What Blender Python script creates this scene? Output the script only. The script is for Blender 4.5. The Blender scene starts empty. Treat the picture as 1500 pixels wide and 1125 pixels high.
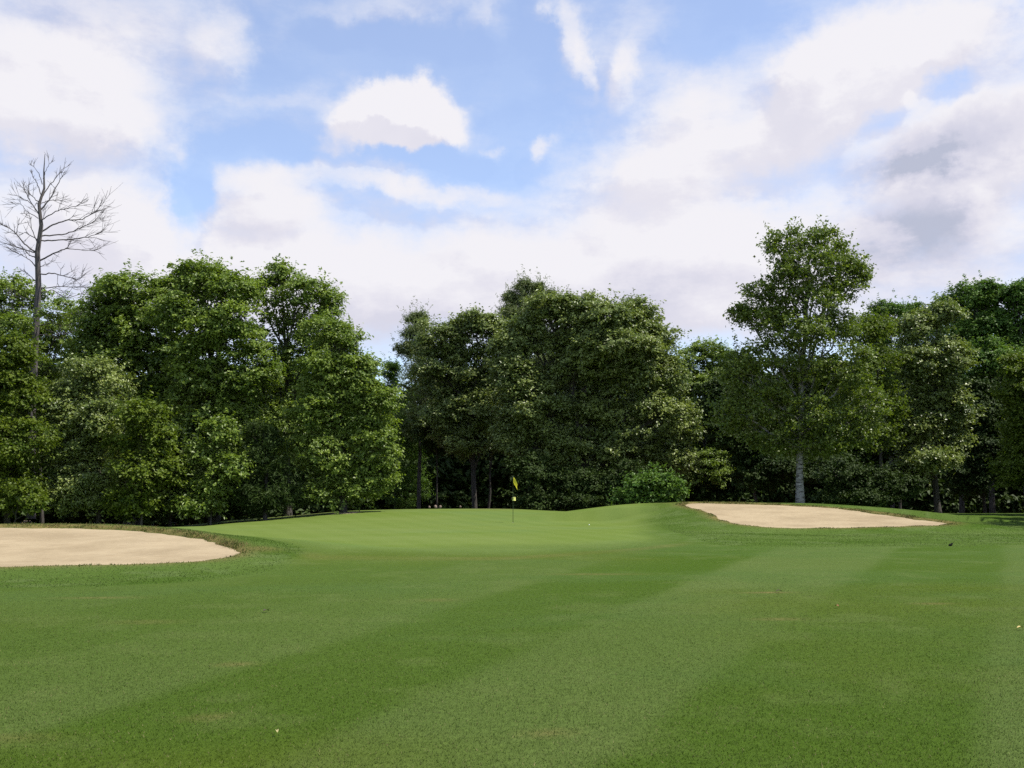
import bpy, math
import numpy as np

rng = np.random.default_rng(7)
scn = bpy.context.scene
col = scn.collection

# ------------------------------------------------------------------ camera
FPX = 1458.0
CAM_H = 1.65
PITCH = math.atan((715 - 562.5) / FPX)
cam_d = bpy.data.cameras.new("camera")
cam = bpy.data.objects.new("camera", cam_d)
col.objects.link(cam)
cam.location = (0, 0, CAM_H)
cam.rotation_euler = (math.pi / 2 + PITCH, 0, 0)
cam_d.sensor_width = 36
cam_d.lens = 35
cam_d.clip_end = 3000
scn.camera = cam
CP, SP = math.cos(PITCH), math.sin(PITCH)


def pdir(px, py):
    a, b = (px - 750) / FPX, (562.5 - py) / FPX
    return np.array([a, CP - b * SP, SP + b * CP])


def at(px, py, Y):
    d = pdir(px, py)
    return np.array([0, 0, CAM_H]) + d * (Y / d[1])


def sstep(a, b, x):
    t = np.clip((x - a) / (b - a), 0, 1)
    return t * t * (3 - 2 * t)


# ------------------------------------------------------------------ helpers
def mesh_np(name, verts, faces, mat, parent=None, attrs=None, smooth=False):
    """faces: (n,k) array of equal-size faces"""
    verts = np.asarray(verts, dtype=np.float32)
    faces = np.asarray(faces, dtype=np.int32)
    me = bpy.data.meshes.new(name)
    n, k = faces.shape
    me.vertices.add(len(verts))
    me.vertices.foreach_set("co", verts.ravel())
    me.loops.add(n * k)
    me.loops.foreach_set("vertex_index", faces.ravel())
    me.polygons.add(n)
    me.polygons.foreach_set("loop_start", np.arange(n, dtype=np.int32) * k)
    me.polygons.foreach_set("use_smooth", np.full(n, smooth))
    me.update(calc_edges=True)
    for an, (typ, dom, data) in (attrs or {}).items():
        a = me.attributes.new(an, typ, dom)
        key = "value" if typ == "FLOAT" else "color"
        a.data.foreach_set(key, np.asarray(data, dtype=np.float32).ravel())
    if mat:
        me.materials.append(mat)
    o = bpy.data.objects.new(name, me)
    col.objects.link(o)
    if parent:
        o.parent = parent
    return o


def tag(o, label=None, cat=None, group=None, kind=None):
    if label: o["label"] = label
    if cat: o["category"] = cat
    if group: o["group"] = group
    if kind: o["kind"] = kind
    return o


def empty(name, loc):
    o = bpy.data.objects.new(name, None)
    o.empty_display_size = 0.3
    col.objects.link(o)
    o.location = loc
    return o


class Tubes:
    """collects tapered tubes, all quads"""
    def __init__(s):
        s.v, s.f, s.n = [], [], 0

    def add(s, pts, rad, seg=6):
        pts = np.asarray(pts, float)
        rad = np.asarray(rad, float)
        m = len(pts)
        t = np.gradient(pts, axis=0)
        t /= np.linalg.norm(t, axis=1)[:, None] + 1e-9
        ref = np.array([0.31, 0.17, 0.93]) if abs(t[0][2]) < 0.9 else np.array([1.0, 0.1, 0.0])
        a = np.cross(t, ref); a /= np.linalg.norm(a, axis=1)[:, None] + 1e-9
        b = np.cross(t, a)
        ang = np.arange(seg) * 2 * math.pi / seg
        ring = pts[:, None] + rad[:, None, None] * (np.cos(ang)[None, :, None] * a[:, None] + np.sin(ang)[None, :, None] * b[:, None])
        s.v.append(ring.reshape(-1, 3))
        i = np.arange(m - 1)[:, None] * seg
        j = np.arange(seg)[None]
        jn = (j + 1) % seg
        q = np.stack([i + j, i + jn, i + seg + jn, i + seg + j], -1).reshape(-1, 4) + s.n
        s.f.append(q)
        s.n += m * seg

    def build(s, name, mat, parent=None, origin=(0, 0, 0), smooth=True):
        v = np.concatenate(s.v) - np.asarray(origin)
        return mesh_np(name, v, np.concatenate(s.f), mat, parent, smooth=smooth)


# ------------------------------------------------------------------ materials
def new_mat(name):
    m = bpy.data.materials.new(name)
    m.use_nodes = True
    nt = m.node_tree
    for n in list(nt.nodes):
        nt.nodes.remove(n)
    out = nt.nodes.new("ShaderNodeOutputMaterial")
    return m, nt, out


def N(nt, typ, **kw):
    n = nt.nodes.new(typ)
    for k, v in kw.items():
        if k.startswith("i_"):
            n.inputs[k[2:]].default_value = v
        else:
            setattr(n, k, v)
    return n


def mixc(nt, fac, a, b, blend="MIX"):
    n = nt.nodes.new("ShaderNodeMix")
    n.data_type = "RGBA"
    n.blend_type = blend
    for sock, v in ((n.inputs["Factor"], fac), (n.inputs[6], a), (n.inputs[7], b)):
        if hasattr(v, "links"):
            nt.links.new(v, sock)
        elif isinstance(v, tuple):
            sock.default_value = (*v, 1) if len(v) == 3 else v
        else:
            sock.default_value = v
    return n.outputs[2]


def mth(nt, op, a, b=None, c=None, clamp=False):
    n = nt.nodes.new("ShaderNodeMath")
    n.operation = op
    n.use_clamp = clamp
    for i, v in enumerate((a, b, c)):
        if v is None: continue
        if hasattr(v, "links"):
            nt.links.new(v, n.inputs[i])
        else:
            n.inputs[i].default_value = v
    return n.outputs[0]


def mrange(nt, x, a, b, c=0.0, d=1.0, smooth=True):
    n = nt.nodes.new("ShaderNodeMapRange")
    n.interpolation_type = "SMOOTHSTEP" if smooth else "LINEAR"
    nt.links.new(x, n.inputs[0])
    for i, v in enumerate((a, b, c, d)):
        n.inputs[i + 1].default_value = v
    return n.outputs[0]


def noise(nt, vec, scale, detail=3.0, rough=0.5, out="Fac"):
    n = nt.nodes.new("ShaderNodeTexNoise")
    n.inputs["Scale"].default_value = scale
    n.inputs["Detail"].default_value = detail
    n.inputs["Roughness"].default_value = rough
    if vec is not None:
        nt.links.new(vec, n.inputs["Vector"])
    return n.outputs[out]


def leaf_mat(name, dark, light, under, spec=0.35, rough=0.5, trans=0.22):
    m, nt, out = new_mat(name)
    at_ = N(nt, "ShaderNodeAttribute", attribute_name="tint")
    c = mixc(nt, at_.outputs["Fac"], dark, light)
    geo = N(nt, "ShaderNodeNewGeometry")
    c2 = mixc(nt, geo.outputs["Backfacing"], c, under)
    p = N(nt, "ShaderNodeBsdfPrincipled")
    nt.links.new(c2, p.inputs["Base Color"])
    p.inputs["Roughness"].default_value = rough
    p.inputs["Specular IOR Level"].default_value = spec
    t = N(nt, "ShaderNodeBsdfTranslucent")
    tc = mixc(nt, 1.0, c, (1.25, 1.35, 0.45), "MULTIPLY")
    nt.links.new(tc, t.inputs["Color"])
    mx = N(nt, "ShaderNodeMixShader")
    mx.inputs[0].default_value = trans
    nt.links.new(p.outputs[0], mx.inputs[1])
    nt.links.new(t.outputs[0], mx.inputs[2])
    nt.links.new(mx.outputs[0], out.inputs[0])
    return m


def bark_mat(name, a, b, scale=3.0):
    m, nt, out = new_mat(name)
    tc = N(nt, "ShaderNodeTexCoord")
    mp = N(nt, "ShaderNodeMapping")
    mp.inputs["Scale"].default_value = (4, 4, 0.7)
    nt.links.new(tc.outputs["Object"], mp.inputs[0])
    f = noise(nt, mp.outputs[0], scale, 6, 0.65)
    f2 = mrange(nt, f, 0.35, 0.68)
    p = N(nt, "ShaderNodeBsdfPrincipled", i_Roughness=0.9)
    nt.links.new(mixc(nt, f2, a, b), p.inputs["Base Color"])
    bp = N(nt, "ShaderNodeBump", i_Strength=0.6, i_Distance=0.03)
    nt.links.new(f, bp.inputs["Height"])
    nt.links.new(bp.outputs[0], p.inputs["Normal"])
    nt.links.new(p.outputs[0], out.inputs[0])
    return m


M = {}
M["maple"] = leaf_mat("maple_leaf", (0.062, 0.114, 0.011), (0.255, 0.335, 0.048), (0.16, 0.19, 0.07), 0.45, 0.45, 0.36)
M["silver"] = leaf_mat("silver_leaf", (0.070, 0.110, 0.017), (0.270, 0.320, 0.078), (0.19, 0.22, 0.12), 0.5, 0.42, 0.26)
M["light"] = leaf_mat("light_leaf", (0.072, 0.126, 0.012), (0.260, 0.335, 0.054), (0.17, 0.21, 0.07), 0.45, 0.48, 0.36)
M["yellow"] = leaf_mat("yellowgreen_leaf", (0.052, 0.092, 0.007), (0.170, 0.222, 0.020), (0.12, 0.15, 0.04), 0.3, 0.5, 0.36)
M["green"] = leaf_mat("deep_green_leaf", (0.046, 0.106, 0.011), (0.140, 0.235, 0.030), (0.11, 0.17, 0.05), 0.3, 0.5, 0.30)
M["birch"] = leaf_mat("birch_leaf", (0.056, 0.098, 0.010), (0.195, 0.250, 0.030), (0.14, 0.17, 0.05), 0.45, 0.42, 0.36)
M["pine"] = leaf_mat("pine_needle", (0.080, 0.115, 0.034), (0.220, 0.255, 0.100), (0.17, 0.20, 0.08), 0.3, 0.5, 0.2)
M["dark"] = leaf_mat("shade_leaf", (0.018, 0.038, 0.005), (0.046, 0.076, 0.011), (0.04, 0.06, 0.015), 0.2, 0.6, 0.15)  # shade under the trees put into the leaf colour; the dark hemlock shares it
M["bark"] = bark_mat("grey_bark", (0.026, 0.022, 0.018), (0.085, 0.075, 0.064))
M["deadbark"] = bark_mat("dead_bark", (0.045, 0.038, 0.036), (0.11, 0.095, 0.09))


def birch_bark():
    m, nt, out = new_mat("birch_bark")
    tc = N(nt, "ShaderNodeTexCoord")
    mp = N(nt, "ShaderNodeMapping")
    mp.inputs["Scale"].default_value = (1.6, 1.6, 7.0)
    nt.links.new(tc.outputs["Object"], mp.inputs[0])
    f = noise(nt, mp.outputs[0], 1.6, 6, 0.7)
    g = noise(nt, tc.outputs["Object"], 9, 4, 0.6)
    c = mixc(nt, mrange(nt, f, 0.50, 0.58), (0.27, 0.26, 0.235), (0.03, 0.026, 0.022))
    c = mixc(nt, mrange(nt, g, 0.4, 0.75, 0, 0.6), c, (0.12, 0.11, 0.095))
    p = N(nt, "ShaderNodeBsdfPrincipled", i_Roughness=0.8)
    nt.links.new(c, p.inputs["Base Color"])
    bp = N(nt, "ShaderNodeBump", i_Strength=0.5, i_Distance=0.02)
    nt.links.new(f, bp.inputs["Height"])
    nt.links.new(bp.outputs[0], p.inputs["Normal"])
    nt.links.new(p.outputs[0], out.inputs[0])
    return m


M["birchbark"] = birch_bark()


def plain_mat(name, c, rough=0.6, spec=0.4, var=0.15):
    m, nt, out = new_mat(name)
    tc = N(nt, "ShaderNodeTexCoord")
    f = noise(nt, tc.outputs["Object"], 20, 3)
    p = N(nt, "ShaderNodeBsdfPrincipled", i_Roughness=rough)
    p.inputs["Specular IOR Level"].default_value = spec
    nt.links.new(mixc(nt, f, tuple(x * (1 - var) for x in c), tuple(min(1, x * (1 + var)) for x in c)), p.inputs["Base Color"])
    nt.links.new(p.outputs[0], out.inputs[0])
    return m


# ------------------------------------------------------------------ terrain
def poly_sd(poly, X, Y):
    """signed distance, negative inside"""
    P = np.asarray(poly, float)
    d = np.full(X.shape, 1e9)
    inside = np.zeros(X.shape, bool)
    for i in range(len(P)):
        a, b = P[i - 1], P[i]
        e = b - a
        t = np.clip(((X - a[0]) * e[0] + (Y - a[1]) * e[1]) / (e @ e), 0, 1)
        d = np.minimum(d, np.hypot(X - a[0] - t * e[0], Y - a[1] - t * e[1]))
        c = ((a[1] > Y) != (b[1] > Y)) & (X < (b[0] - a[0]) * (Y - a[1]) / (b[1] - a[1] + 1e-12) + a[0])
        inside ^= c
    return np.where(inside, -d, d)


def catmull(P, n=6):
    P = np.asarray(P, float)
    m = len(P)
    o = []
    for i in range(m):
        p0, p1, p2, p3 = P[i - 1], P[i], P[(i + 1) % m], P[(i + 2) % m]
        for k in range(n):
            t = k / n
            o.append(0.5 * (2 * p1 + (p2 - p0) * t + (2 * p0 - 5 * p1 + 4 * p2 - p3) * t * t + (3 * p1 - p0 - 3 * p2 + p3) * t ** 3))
    return np.array(o)


_wv = [(rng.normal(size=2), rng.uniform(0, 6.28)) for _ in range(40)]


def wob(X, Y, scale, k0=0, n=8):
    """cheap smooth 2D noise, about -1..1"""
    s = 0
    for (d, ph) in _wv[k0:k0 + n]:
        s = s + np.sin((X * d[0] + Y * d[1]) / scale + ph)
    return s / math.sqrt(n) / 1.1


_lat = rng.random((8, 256, 256))


def vnoise(X, Y, scale, k=0, octs=4, rough=0.55):
    tot, amp, out = 0, 1.0, 0
    for o in range(octs):
        x, y = X / scale + 17.3 * o, Y / scale + 9.1 * o
        xi, yi = np.floor(x).astype(int), np.floor(y).astype(int)
        u, v = x - xi, y - yi
        u = u * u * (3 - 2 * u); v = v * v * (3 - 2 * v)
        L = _lat[(k + o) % 8]
        g = lambda a, b: L[(yi + b) % 256, (xi + a) % 256]
        out = out + amp * ((g(0, 0) * (1 - u) + g(1, 0) * u) * (1 - v) + (g(0, 1) * (1 - u) + g(1, 1) * u) * v)
        tot += amp; amp *= rough; scale = scale / 2.03
    return np.clip((out / tot - 0.5) * 1.9 + 0.5, 0, 1)


def px_on_plane(px, dy, a, s):
    """ground point at pixel column px, dy pixels under horizon on the plane z=a+s*Y"""
    Yv = (CAM_H - a) * FPX / (dy + s * FPX)
    return ((px - 750) / FPX * Yv, Yv)


A1, S1 = 0.02 - 20.7 * 0.039, 0.039      # sand plane, near bunker
A2, S2 = 0.10 - 39 * 0.074, 0.074        # sand plane, far bunker
B1 = [px_on_plane(x, y - 715, A1, S1) for x, y in
      [(0, 831), (100, 829.5), (200, 827), (272, 824.5), (322, 819), (345, 812.5), (354, 807.5), (340, 802.5), (302, 790), (230, 779), (165, 774.5), (100, 773), (0, 773)]]
B1 += [(-20, 30.3), (-22.5, 27), (-20, 23), (-15, 20.6)]
B2 = [px_on_plane(x, y - 715, A2, S2) for x, y in
      [(1002, 742), (1022, 746.5), (1043, 753.5), (1052, 760), (1078, 767.5), (1130, 773), (1200, 774), (1300, 772), (1386, 768),
       (1340, 761), (1280, 752), (1220, 745.5), (1130, 740), (1050, 738), (1012, 737.5)]]
B3 = [px_on_plane(x, y - 715, 1.65 - 36.5 / FPX * 57 - 0.03 * 57, 0.03) for x, y in
      [(492, 752.3), (515, 753.2), (532, 751.5), (520, 750.4), (500, 750.4)]]
B1c, B2c = catmull(B1, 4), catmull(B2, 4)

RX = np.array([-60, -23, -19.9, -16.3, -12.7, -9.9, -6, -0.2, 2, 4.8, 7.6, 9.3, 12, 17, 20, 26, 29, 60])
RZ = np.array([-1.6, -1.5, -0.75, -0.30, -0.02, 0.27, 0.38, 0.41, 0.28, 0.18, 0.34, 0.55, 0.55, 0.35, 0.16, 0.14, 0.14, 0.1])


def ground_z(X, Y, full=False):
    X = np.asarray(X, float); Y = np.asarray(Y, float)
    xs = X * 58 / np.clip(Y, 20, 90)
    rz = sum(np.interp(xs + o, RX, RZ) for o in (-1.2, -0.6, 0, 0.6, 1.2)) / 5
    z = rz * sstep(41, 59, Y)
    z = z - (rz + 2.0) * sstep(61, 72, Y)
    z = z + 0.03 * wob(X, Y, 5.0) * sstep(4, 10, Y) * (1 - sstep(36, 44, Y)) + 0.012 * wob(X, Y, 1.6, 8)
    sd1 = poly_sd(B1c, X, Y)
    p1 = A1 + S1 * np.clip(Y, 18, 31.5)
    w1 = 1 - sstep(0.3, 6.0, sd1)
    w1 = np.where(Y > 29.0, 1 - sstep(0.7, 4.0, sd1), w1)
    z = z * (1 - w1) + p1 * w1
    lip1 = np.exp(-((sd1 - 0.35) / 0.6) ** 2) * (sd1 > -0.2)
    z = z + lip1 * (0.03 + 0.035 * sstep(24, 29, Y))
    sd2 = poly_sd(B2c, X, Y)
    p2 = A2 + S2 * np.clip(Y, 36, 50)
    w2 = 1 - sstep(0.2, 4.2, sd2)
    w2 = np.where(Y > 48, 1 - sstep(1.5, 10.0, sd2), w2)
    z = z * (1 - w2) + p2 * w2
    lip2 = np.exp(-((sd2 - 0.35) / 0.6) ** 2) * (sd2 > -0.2)
    z = z + lip2 * 0.02
    # broad hollow shoulder of the right mound
    z = z + 0.0
    if not full:
        return z
    return z, sd1, sd2


def axis(segs):
    o = []
    for a, b, d in segs:
        n = max(1, int(round((b - a) / d)))
        o += list(a + (b - a) * np.arange(n) / n)
    o.append(segs[-1][1])
    return np.array(o)


gx = axis([(-900, -200, 50), (-200, -60, 10), (-60, -30, 1.5), (-30, -23, 0.4), (-23, 19, 0.14), (19, 32, 0.3), (32, 60, 1.5), (60, 200, 10), (200, 900, 50)])
gy = axis([(-300, -60, 30), (-60, -6, 3), (-6, 4, 0.5), (4, 19, 0.2), (19, 32.5, 0.13), (32.5, 38, 0.2), (38, 52, 0.13), (52, 64, 0.25), (64, 90, 1.0), (90, 160, 8), (160, 900, 60)])
GX, GY = np.meshgrid(gx, gy)
GZ, SD1, SD2 = ground_z(GX, GY, True)
rag = 0.06 * wob(GX, GY, 0.35, 16) + 0.05 * wob(GX, GY, 0.14, 24)
sdmin = np.minimum(SD1, SD2) + rag
GZ = GZ + 0.04 * sstep(0.03, 0.2, sdmin) * (1 - sstep(0.5, 1.6, sdmin)) - 0.30 * sstep(0.14, -0.36, sdmin)
GZ[np.abs(GX) > 250] -= 0.0

# zones: r = putting surface, g = rough around the bunkers, b = mowing stripe, a = woodland floor
left_rough = [px_on_plane(x, y - 715, A1 if y > 790 else A1, S1) for x, y in
              [(-300, 868), (0, 866), (200, 856), (330, 843), (405, 829), (452, 809), (440, 796), (385, 783), (305, 776)]]
left_rough += [(-10.5, 34.0), (-14, 36), (-25, 36), (-40, 30), (-40, 18)]
right_rough = [px_on_plane(x, y - 715, a, s) for x, y, a, s in
               [(985, 742, A2, S2), (955, 757, 0.05, 0), (945, 778, 0.02, 0), (965, 789, 0, 0), (1010, 796, 0, 0), (1200, 800, 0, 0), (1400, 800, 0, 0), (1520, 794, 0, 0), (1800, 790, 0, 0)]]
right_rough += [(60, 33), (60, 66), (9, 66), (9.6, 58)]
sdl = poly_sd(catmull(left_rough, 3), GX, GY) + 0.15 * wob(GX, GY, 0.8, 3)
sdr = poly_sd(np.array(right_rough), GX, GY) + 0.15 * wob(GX, GY, 0.9, 5)
rough_m = np.maximum(1 - sstep(-0.35, 0.25, sdl), 1 - sstep(-1.3, 0.9, sdr))
# putting surface limit: near edge runs from left to right
near_edge = np.interp(GX, [-20, -7, -4.4, 0, 3.5, 5, 6.5, 20], [30, 27, 23.5, 25.0, 28.5, 30.5, 34, 40]) + 0.3 * wob(GX, GY, 2.5, 9)
green_m = sstep(-2.5, 6.5, GY - near_edge + 1.1 * wob(GX, GY, 1.3, 13)) * (1 - sstep(5.5, 9.3, GX - 0.02 * (GY - 45) + 0.5 * wob(GX, GY, 1.0, 15))) * (1 - rough_m) * (1 - sstep(60.5, 61.5, GY))
fringe_m = sstep(-1.4, -0.6, GY - near_edge) * (1 - sstep(-0.3, 0.4, GY - near_edge)) * (1 - rough_m)
tt = GX - 0.45 * GY
e1, e2, e3 = -0.81 + 0.40 * (GY - 7.9), 2.0 + 0.47 * (GY - 9.4), 3.4 + 0.50 * (GY - 7.4)
jx = GX + 0.05 * wob(GX, GY, 1.2, 2)
phase = np.where(jx < e2, (jx - e1) / (e2 - e1), 1 + (jx - e2) / (e3 - e2))
stripe = np.tanh(7.0 * np.sin(math.pi * phase))
stripe = 0.5 + 0.5 * stripe * (0.30 + 0.65 * sstep(-9, -6, tt)) * (0.8 + 0.3 * wob(GX, GY, 3.0, 12))
stripe = stripe * (1 - green_m) + green_m * 0.5
wood_m = sstep(60, 64.5, GY + 1.2 * wob(GX, GY, 1.5, 4) - 0.0)
wood_m = np.maximum(wood_m, sstep(30, 36, np.abs(GX) - 0.12 * GY) * sstep(40, 50, GY))
dry = np.exp(-(np.clip(sdmin, 0, 9) / 0.45) ** 2) * sstep(-0.1, 0.1, sdmin)
dry = np.maximum(dry, 0.9 * np.exp(-((GX - 10.2) / 2.2) ** 2 - ((GY - 51.5) / 3.0) ** 2))
dry = np.maximum(dry, 0.75 * np.exp(-((GX + 6.1) / 0.5) ** 2 - ((GY - 24.0) / 0.8) ** 2))
dry = np.maximum(dry, 0.22 * fringe_m * (0.5 + 0.5 * np.clip(wob(GX, GY, 1.1, 20), -1, 1)))
dryA = dry
# uneven growth of the turf: broad dark / pale patches drawn out across the slope, small worn spots
patchA = vnoise(GX * 0.55 - 0.2 * GY, GY * 1.1, 2.6, 0, 5, 0.6)
patchB = vnoise(GX, GY, 0.75, 3, 4, 0.65)
patchC = vnoise(GX * 0.7, GY, 6.5, 5, 4, 0.55)
gmow = 0.5 + 0.5 * np.tanh(2 * np.sin((GX * 0.93 + GY * 0.36) * math.pi / 0.62))
patch = np.stack([patchA, patchB, patchC, gmow], -1).reshape(-1, 4)
for (wx, wy, wsx, wsy, wa) in ((-3.35, 6.85, .30, .05, .8), (-2.2, 7.4, .12, .05, .5), (.25, 7.0, .16, .05, .45), (2.1, 8.3, .22, .06, .5), (3.3, 12.6, .3, .1, .5), (-4.5, 12.5, .4, .12, .5),
                               (-1.1, 15.1, .25, .1, .7), (4.0, 15.8, .35, .1, .7), (-6.4, 15.6, .6, .15, .45), (1.6, 19.5, .8, .2, .4), (-2.6, 9.6, .16, .06, .5), (5.9, 14.2, .25, .1, .5)):
    dry = np.maximum(dry, wa * np.exp(-((GX - wx) / wsx) ** 2 - ((GY - wy) / wsy) ** 2))
ny, nx = GX.shape
idx = np.arange(ny * nx).reshape(ny, nx)
gf = np.stack([idx[:-1, :-1], idx[:-1, 1:], idx[1:, 1:], idx[1:, :-1]], -1).reshape(-1, 4)
gv = np.stack([GX, GY, GZ], -1).reshape(-1, 3)
zone = np.stack([green_m, rough_m, stripe, wood_m], -1).reshape(-1, 4)


FAIR_A, FAIR_B = (0.046, 0.084, 0.007), (0.078, 0.113, 0.026)     # grain away / grain towards
FAIR_P, FAIR_Y, FAIR_W = (0.060, 0.102, 0.021), (0.068, 0.094, 0.009), (0.096, 0.126, 0.034)


def turf_mat():
    m, nt, out = new_mat("mown_turf")
    z = N(nt, "ShaderNodeAttribute", attribute_name="zone")
    sp = N(nt, "ShaderNodeSeparateColor")
    nt.links.new(z.outputs["Color"], sp.inputs[0])
    g, r, s, w = sp.outputs[0], sp.outputs[1], sp.outputs[2], z.outputs["Alpha"]
    dr = N(nt, "ShaderNodeAttribute", attribute_name="dry").outputs["Fac"]
    tc = N(nt, "ShaderNodeTexCoord")
    P = tc.outputs["Object"]
    # fairway
    pa = N(nt, "ShaderNodeAttribute", attribute_name="patch")
    ps = N(nt, "ShaderNodeSeparateColor")
    nt.links.new(pa.outputs["Color"], ps.inputs[0])
    qa, qb, qc, gm = ps.outputs[0], ps.outputs[1], ps.outputs[2], pa.outputs["Alpha"]
    nB = noise(nt, P, 2.2, 5, 0.65)
    nC = noise(nt, P, 14, 4, 0.7)
    nD = noise(nt, P, 75, 3, 0.8)
    fair = mixc(nt, s, FAIR_A, FAIR_B)
    fair = mixc(nt, mrange(nt, qa, 0.35, 0.9, 0, 0.55), fair, FAIR_P)
    fair = mixc(nt, mrange(nt, qc, 0.45, 0.85, 0, 0.55), fair, FAIR_Y)
    fair = mixc(nt, mrange(nt, qb, 0.5, 0.95, 0, 0.3), fair, FAIR_W)
    # green
    grn = mixc(nt, qa, (0.098, 0.143, 0.024), (0.122, 0.161, 0.040))
    grn = mixc(nt, mrange(nt, qc, 0.4, 0.8, 0, 0.6), grn, (0.100, 0.152, 0.044))
    grn = mixc(nt, mth(nt, "MULTIPLY", gm, 0.22), grn, (0.138, 0.180, 0.046))
    # rough
    rg = mixc(nt, qa, (0.044, 0.084, 0.008), (0.080, 0.122, 0.026))
    rg = mixc(nt, mrange(nt, qb, 0.5, 0.85, 0, 0.5), rg, (0.098, 0.136, 0.042))
    c = mixc(nt, g, fair, grn)
    c = mixc(nt, r, c, rg)
    c = mixc(nt, mth(nt, "MULTIPLY", dr, mrange(nt, nC, 0.3, 0.6, 0.35, 1.0)), c, (0.17, 0.125, 0.05))
    fl = mixc(nt, nB, (0.045, 0.034, 0.02), (0.10, 0.075, 0.045))
    c = mixc(nt, w, c, fl)
    # fine blade-scale grain of the turf
    k = mth(nt, "ADD", mth(nt, "MULTIPLY", mth(nt, "SUBTRACT", nC, 0.5), 0.9), mth(nt, "MULTIPLY", mth(nt, "SUBTRACT", nD, 0.5), 1.25))
    amp = mrange(nt, g, 0, 1, 1.0, 0.35, False)
    k = mth(nt, "ADD", mth(nt, "MULTIPLY", k, amp), 1.0)
    kk = N(nt, "ShaderNodeCombineColor")
    for i in range(3):
        nt.links.new(k, kk.inputs[i])
    c = mixc(nt, 1.0, c, kk.outputs[0], "MULTIPLY")
    p = N(nt, "ShaderNodeBsdfPrincipled", i_Roughness=0.75)
    p.inputs["Specular IOR Level"].default_value = 0.03
    nt.links.new(c, p.inputs["Base Color"])
    h = mth(nt, "ADD", mth(nt, "MULTIPLY", nC, 0.6), mth(nt, "MULTIPLY", nD, 0.5))
    h = mth(nt, "MULTIPLY", h, mrange(nt, g, 0, 1, 1.0, 0.25, False))
    bp = N(nt, "ShaderNodeBump", i_Strength=0.8, i_Distance=0.03)
    nt.links.new(h, bp.inputs["Height"])
    nt.links.new(bp.outputs[0], p.inputs["Normal"])
    nt.links.new(p.outputs[0], out.inputs[0])
    return m


def sand_mat():
    m, nt, out = new_mat("bunker_sand_grain")
    tc = N(nt, "ShaderNodeTexCoord")
    P = tc.outputs["Object"]
    nA = noise(nt, P, 0.5, 5, 0.6)
    nB = noise(nt, P, 6, 5, 0.7)
    nC = noise(nt, P, 60, 3, 0.7)
    mp = N(nt, "ShaderNodeMapping")
    mp.inputs["Scale"].default_value = (0.5, 3.0, 1)
    mp.inputs["Rotation"].default_value = (0, 0, 0.25)
    nt.links.new(P, mp.inputs[0])
    nR = noise(nt, mp.outputs[0], 3.0, 4, 0.6)
    c = mixc(nt, mrange(nt, nA, 0.35, 0.7), (0.362, 0.286, 0.180), (0.280, 0.216, 0.132))
    c = mixc(nt, mrange(nt, nB, 0.5, 0.75, 0, 0.5), c, (0.42, 0.332, 0.208))
    c = mixc(nt, mrange(nt, nR, 0.52, 0.7, 0, 0.6), c, (0.28, 0.208, 0.124))
    p = N(nt, "ShaderNodeBsdfPrincipled", i_Roughness=0.95)
    p.inputs["Specular IOR Level"].default_value = 0.1
    nt.links.new(c, p.inputs["Base Color"])
    wv = N(nt, "ShaderNodeTexWave", i_Scale=2.2, i_Distortion=5.0)
    wv.inputs["Detail"].default_value = 3
    nt.links.new(mp.outputs[0], wv.inputs["Vector"])
    nR = mth(nt, "MULTIPLY_ADD", wv.outputs["Fac"], 0.35, nR)
    h = mth(nt, "ADD", mth(nt, "MULTIPLY", nR, 1.0), mth(nt, "ADD", mth(nt, "MULTIPLY", nB, 0.4), mth(nt, "MULTIPLY", nC, 0.15)))
    bp = N(nt, "ShaderNodeBump", i_Strength=0.55, i_Distance=0.05)
    nt.links.new(h, bp.inputs["Height"])
    nt.links.new(bp.outputs[0], p.inputs["Normal"])
    nt.links.new(p.outputs[0], out.inputs[0])
    return m


M["turf"] = turf_mat()
M["sand"] = sand_mat()
ground = mesh_np("ground", gv, gf, M["turf"], attrs={"zone": ("FLOAT_COLOR", "POINT", zone), "dry": ("FLOAT", "POINT", dry.ravel()), "patch": ("FLOAT_COLOR", "POINT", patch)}, smooth=True)
tag(ground, kind="structure")


def sand_sheet(poly, a, s, step, label):
    P = np.asarray(poly)
    x = np.arange(P[:, 0].min() - 0.5, P[:, 0].max() + 0.5, step)
    y = np.arange(P[:, 1].min() - 0.5, P[:, 1].max() + 0.5, step)
    X, Y = np.meshgrid(x, y)
    sd = poly_sd(P, X, Y)
    Z = a + s * Y + 0.02 * wob(X, Y, 1.3, 3) + 0.006 * wob(X, Y, 0.3, 10) - 0.10 * sstep(0.2, -2.5, sd) * 0.6
    idn = np.arange(X.size).reshape(X.shape)
    q = np.stack([idn[:-1, :-1], idn[:-1, 1:], idn[1:, 1:], idn[1:, :-1]], -1).reshape(-1, 4)
    keep = (sd.ravel()[q] < 0.22).all(1)
    q = q[keep]
    u, inv = np.unique(q, return_inverse=True)
    V = np.stack([X, Y, Z], -1).reshape(-1, 3)[u]
    o = mesh_np("bunker_sand", V, inv.reshape(-1, 4), M["sand"], smooth=True)
    tag(o, label, None, None, "structure")
    return o


sand_sheet(B1c, A1, S1, 0.12, "wide tan sand bunker at the left edge of the fairway")
sand_sheet(B2c, A2, S2, 0.12, "pale sand bunker on the mound before the birch")

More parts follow.
